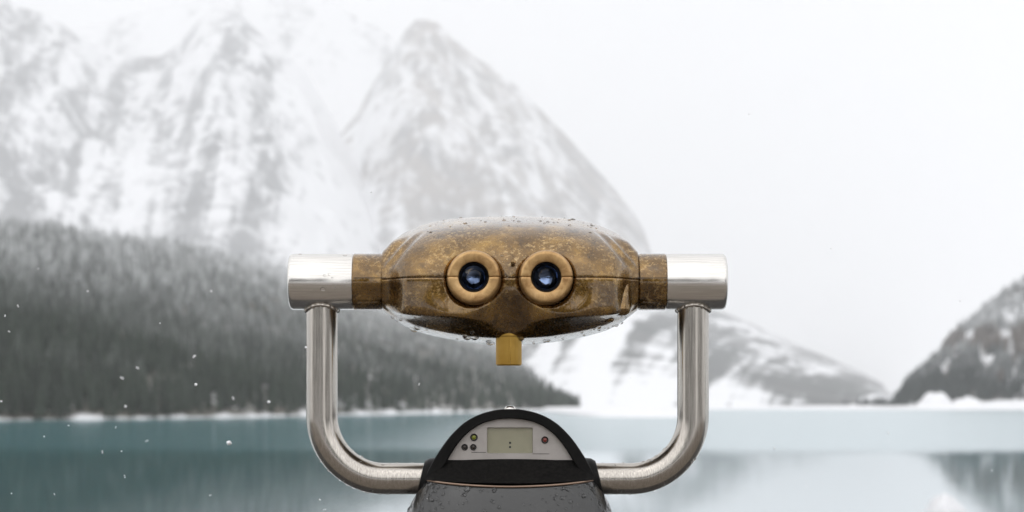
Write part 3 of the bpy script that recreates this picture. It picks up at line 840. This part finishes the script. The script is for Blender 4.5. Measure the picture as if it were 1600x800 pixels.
# worn bright edge along the front lip
edge = []
ring = ringsec(132.2, 69.6, 129.6)
fr_ = sorted([(x, d) for x, d in ring if d > 20], key=lambda q: q[0])
rows = []
for x, d in fr_:
    y = 757.6-9*(x/132.2)**2
    rows.append([W(CX+x, y+1.7*math.sin(q), d+1.6+1.5*math.cos(q)) for q in np.linspace(0, 2*math.pi, 9)[:-1]])
mb = MB(); mb.grid(rows, closed_u=True); mb.build('front_lip', EDGE, root, angle=None)
# side gaskets where the arms enter, and the rivet on top
for side in (-1, 1):
    mb = MB(); x0 = CX+side*133
    rows = []
    for i in range(24):
        a = i/24*2*math.pi
        rows.append([W(x0+side*t*.9+6*side*math.sin(a)*-.9, 750-r*math.sin(a), r*math.cos(a)) for r, t in ((24.5, 8), (30, 6), (34, -2), (35, -16))])
    mb.grid(rows, closed_v=True); mb.build('arm_gasket', BLACK, root, angle=40)
mb = MB(); lathe(mb, [(9, -640), (8.6, -637), (6, -634.6), (2.5, -633.8), (.01, -633.7)], (797, 0, 20), 'z', 28); mb.build('rivet', STEEL_H, root)

# ---- rain drops clinging to the viewer (one mesh per part they sit on)
def drops(name, parent, items):
    V, Fc = [], []; off = 0
    for p, nrm, r, sq in items:
        n_ = Vector(nrm).normalized(); t1 = n_.orthogonal().normalized(); t2 = n_.cross(t1)
        rows = 5; seg = 10; vs = []; j1, j2 = random.uniform(.75, 1.3), random.uniform(.75, 1.3); ph = random.random()*6
        for i in range(rows):
            q = i/(rows)*math.pi/2
            for k in range(seg):
                a = k/seg*2*math.pi; rr = r*math.cos(q)*(1+.12*math.sin(2*a+ph))
                vs.append(Vector(p)+t1*rr*math.cos(a)*j1+t2*rr*math.sin(a)*j2+n_*(r*sq*math.sin(q)-r*.08))
        vs.append(Vector(p)+n_*r*sq)
        fs = [(off+i*seg+k, off+i*seg+(k+1) % seg, off+(i+1)*seg+(k+1) % seg, off+(i+1)*seg+k) for i in range(rows-1) for k in range(seg)]
        fs += [(off+(rows-1)*seg+k, off+(rows-1)*seg+(k+1) % seg, off+rows*seg) for k in range(seg)]
        fs.append(tuple(off+k for k in reversed(range(seg))))
        V += [tuple(v-ORIG) for v in vs]; Fc += fs; off += len(vs)
    me = bpy.data.meshes.new(name); me.from_pydata(V, [], Fc); me.materials.append(DROP)
    me.polygons.foreach_set('use_smooth', [True]*len(Fc))
    return tag(link(name, me, parent), kind='stuff')
def grid_samples(rows, cond, count, rmin, rmax, sq, seed, closed=False):
    r = random.Random(seed); out = []; nr, nc = len(rows), len(rows[0]); tries = 0
    while len(out) < count and tries < 60000:
        tries += 1
        i, j = r.randrange(nr-1), r.randrange(nc-1)
        a, b, c = Vector(rows[i][j]), Vector(rows[i][j+1]), Vector(rows[i+1][j])
        n_ = (b-a).cross(c-a)
        if n_.length < 1e-12: continue
        if r.random() > n_.length/3.0e-6*1: pass
        p = a+(b-a)*r.random()+(c-a)*r.random(); n_.normalize()
        x, y, z = p; px, py, d = x/S+800, HY-(z-H)/S, (VD-y)/S
        cen = Vector(((CX-800)*S*.5+x*.5, VD+.02, z*.5+(H+(HY-SY)*S)*.5))
        if n_.dot(p-cen) < 0: n_ = -n_
        if cond(px, py, d, n_): out.append((p, n_, r.uniform(rmin, rmax)*(r.random()**1.5+.35)*S, sq))
    return out
it = grid_samples(UPW, lambda px, py, d, n: n.z > .9 and 660 < px < 935 and d > -110, 85, 1.2, 3.0, .55, 1)
it += grid_samples(UPW, lambda px, py, d, n: n.z > .35 and d > 20 and abs(px-CX) > 95, 14, 1, 2.2, .5, 2)
it += grid_samples(UPW, lambda px, py, d, n: d > 60 and abs(px-CX) < 14, 10, 1.2, 3.2, .5, 12)
drops('rain_drops', shell_u, it)
it = grid_samples(LOW, lambda px, py, d, n: n.z < -.8 and d > -25 and d < 50, 46, 2.2, 6.5, .75, 3)
it += grid_samples(LOW, lambda px, py, d, n: n.z < -.5 and d > 25, 14, 1.2, 3.0, .6, 4)
drops('rain_drops', shell_l, it)
it = grid_samples(BODYR[2:6], lambda px, py, d, n: n.y < -.2 and py < 806, 260, .9, 4.0, .6, 5)
it += grid_samples(BODYR[2:6], lambda px, py, d, n: abs(n.x) > .6 and d > -40, 30, 1.6, 5, .6, 6)
drops('rain_drops', post, it)
for side, ax0 in ((-1, 503.0), (1, 1083.0)):
    s = -side; r = random.Random(20+side); it = []
    arm = [o for o in root.children if o.name.startswith('yoke_arm')][0 if side < 0 else 1]
    for k in range(44):
        q = r.uniform(.35, 1.0)*math.pi/2 if r.random() < .6 else math.pi/2; lx = 0 if q < math.pi/2 else r.uniform(0, 70)
        up = r.random() < .25; a = r.gauss(0, .35)
        cx, cy = ax0+s*98*(1-math.cos(q))+s*lx, 650+98*math.sin(q)
        n2 = (-s*math.cos(q), math.sin(q)) if not up else (s*math.cos(q), -math.sin(q))
        n3 = Vector((n2[0]*math.cos(a), -math.sin(a)-.15, -n2[1]*math.cos(a))).normalized()
        p = Vector(W(cx, cy, 0))+n3*24.4*S
        it.append((p, n3, r.uniform(1.0, 3.0)*S, .8))
    drops('rain_drops', arm, it)
it = []; r = random.Random(9)
for px, py in ((518, 431), (511, 433), (523, 437), (508, 454), (527, 452), (470, 398), (540, 400)):
    sy = (py-TY+(-.0))/43.9; n3 = Vector((0, -math.sqrt(max(0.02, 1-sy*sy)), -sy)); it.append((Vector(W(px, TY, 0))+n3*43.8*S, n3, r.uniform(1.6, 3.2)*S, .6))
drops('rain_drops', [o for o in root.children if o.name.startswith('end_sleeve')][0], it)

# ------------------------------------------------------------------ falling snow
def flake_mesh(seed, lumps):
    r = random.Random(seed); bm = bmesh.new()
    for k in range(lumps):
        m = Matrix.Translation((r.uniform(-.7, .7)*(lumps > 1), r.uniform(-.4, .4)*(lumps > 1), r.uniform(-.5, .5)*(lumps > 1)))
        m = m @ Matrix.Diagonal((r.uniform(.6, 1), r.uniform(.5, .9), r.uniform(.6, 1), 1))
        bmesh.ops.create_icosphere(bm, subdivisions=2, radius=.6 if lumps > 1 else 1, matrix=m)
    for v in bm.verts: v.co *= 1+.18*mnoise.noise(v.co*3+Vector((seed, 0, 0)))
    me = bpy.data.meshes.new('snowflake'); bm.to_mesh(me); bm.free(); me.materials.append(FLAKE); return me
FM = [flake_mesh(1, 1), flake_mesh(2, 5), flake_mesh(3, 3), flake_mesh(4, 2)]
def flake(px, py, D, rpx, mi):
    o = link('snowflake', FM[mi]); o.location = ((px-800)/F*D, D, H+(HY-py)/F*D); o.scale = (rpx/F*D,)*3
    o.rotation_euler = (random.random()*6, random.random()*6, random.random()*6); return o
tag(flake(306, 601, 1.75, 3.4, 0), 'round white snowflake falling in front of the dark forest left of the yoke', 'snowflake', 'falling snowflakes')
tag(flake(357.5, 692, 2.0, 5.2, 1), 'large clumped white snowflake falling before the lake left of the yoke', 'snowflake', 'falling snowflakes')
tag(flake(478, 543, 1.9, 2.6, 0), 'small white snowflake falling beside the outer edge of the left steel arm', 'snowflake', 'falling snowflakes')
small = [(107, 665, 2, 2.2), (329, 774, 2, 2.2), (500, 781, 1.9, 1.8), (507, 796, 1.9, 2.4), (8, 493, 1.8, 2), (28, 478, 2.4, 2.4), (2, 627, 1.8, 2.2), (14, 518, 2.4, 2.2),
         (160, 706, 2.3, 2.4), (195, 744, 2.3, 2.4), (69, 682, 2.2, 1.6), (190, 705, 2.2, 1.6), (303, 557, 2.8, 3), (420, 628, 2.8, 3.4), (364, 622, 3, 3), (229, 689, 2.8, 2.6),
         (181, 668, 2.4, 1.8), (85, 772, 2.0, 1.6), (18, 771, 2.0, 1.4), (137, 455, 2.6, 1.8), (191, 591, 3, 3), (215, 575, 3, 2.6), (196, 635, 3, 2.6), (580, 300, 2.2, 1.8),
         (1298, 388, 1.8, 1.6), (1210, 700, 2.6, 2), (1388, 677, 2.4, 1.8), (1170, 178, 2.6, 1.8), (420, 200, 2.6, 1.8),
         (60, 420, 2.6, 1.8), (250, 505, 2.4, 1.6), (330, 455, 2.8, 2), (655, 600, 2.4, 1.8), (985, 590, 2.5, 1.7), (1500, 470, 2.6, 1.8), (1440, 560, 2.4, 1.6), (1550, 735, 2.2, 1.7), (1260, 760, 2.4, 1.8)]
ORD = ['first', 'second', 'third', 'fourth', 'fifth', 'sixth', 'seventh', 'eighth', 'ninth', 'tenth', 'eleventh', 'twelfth', 'thirteenth', 'fourteenth', 'fifteenth', 'sixteenth']
def where(px, py):
    if py < 345: return 'the white mountains'
    if px > 940: return 'the pale lake water on the right' if py > 645 else 'the pale sky and slope on the right'
    return 'the dark forest on the left' if py < 648 else 'the teal lake water on the left'
seen = {}
for i, (px, py, D, r_) in enumerate(sorted(small)):
    k_ = where(px, py); seen[k_] = seen.get(k_, -1)+1
    tag(flake(px, py, D, r_, (0, 2, 3)[i % 3]), ORD[seen[k_]]+' tiny snowflake from the left before '+k_, 'snowflake', 'falling snowflakes')

# snow-capped boulder in the shallows, lower right
tag(mound(1476, 47, 84, 30, 42.0, 1.0).build('snow_covered_boulder', SNOW), 'blurred snow covered boulder poking from the pale water at the lower right', 'boulder')

# ------------------------------------------------------------------ air
mb = MB(); x0, x1, y0, y1, z0, z1 = -8500, 8500, -220, 17000, -2.2, 2900
mb.add([(x0, y0, z0), (x1, y0, z0), (x1, y1, z0), (x0, y1, z0), (x0, y0, z1), (x1, y0, z1), (x1, y1, z1), (x0, y1, z1)],
       [(0, 3, 2, 1), (4, 5, 6, 7), (0, 1, 5, 4), (1, 2, 6, 5), (2, 3, 7, 6), (3, 0, 4, 7)])
hm = bpy.data.materials.new('haze'); hm.use_nodes = True; t = hm.node_tree; t.nodes.clear()
pv = t.nodes.new('ShaderNodeVolumePrincipled'); pv.inputs['Color'].default_value = (.985, .988, .993, 1); pv.inputs['Density'].default_value = 0.00014
pv.inputs['Density Attribute'].default_value = ''; pv.inputs['Anisotropy'].default_value = 0.15
ho = t.nodes.new('ShaderNodeOutputMaterial'); t.links.new(pv.outputs[0], ho.inputs['Volume'])
tag(mb.build('haze', hm, smooth=False), kind='stuff')
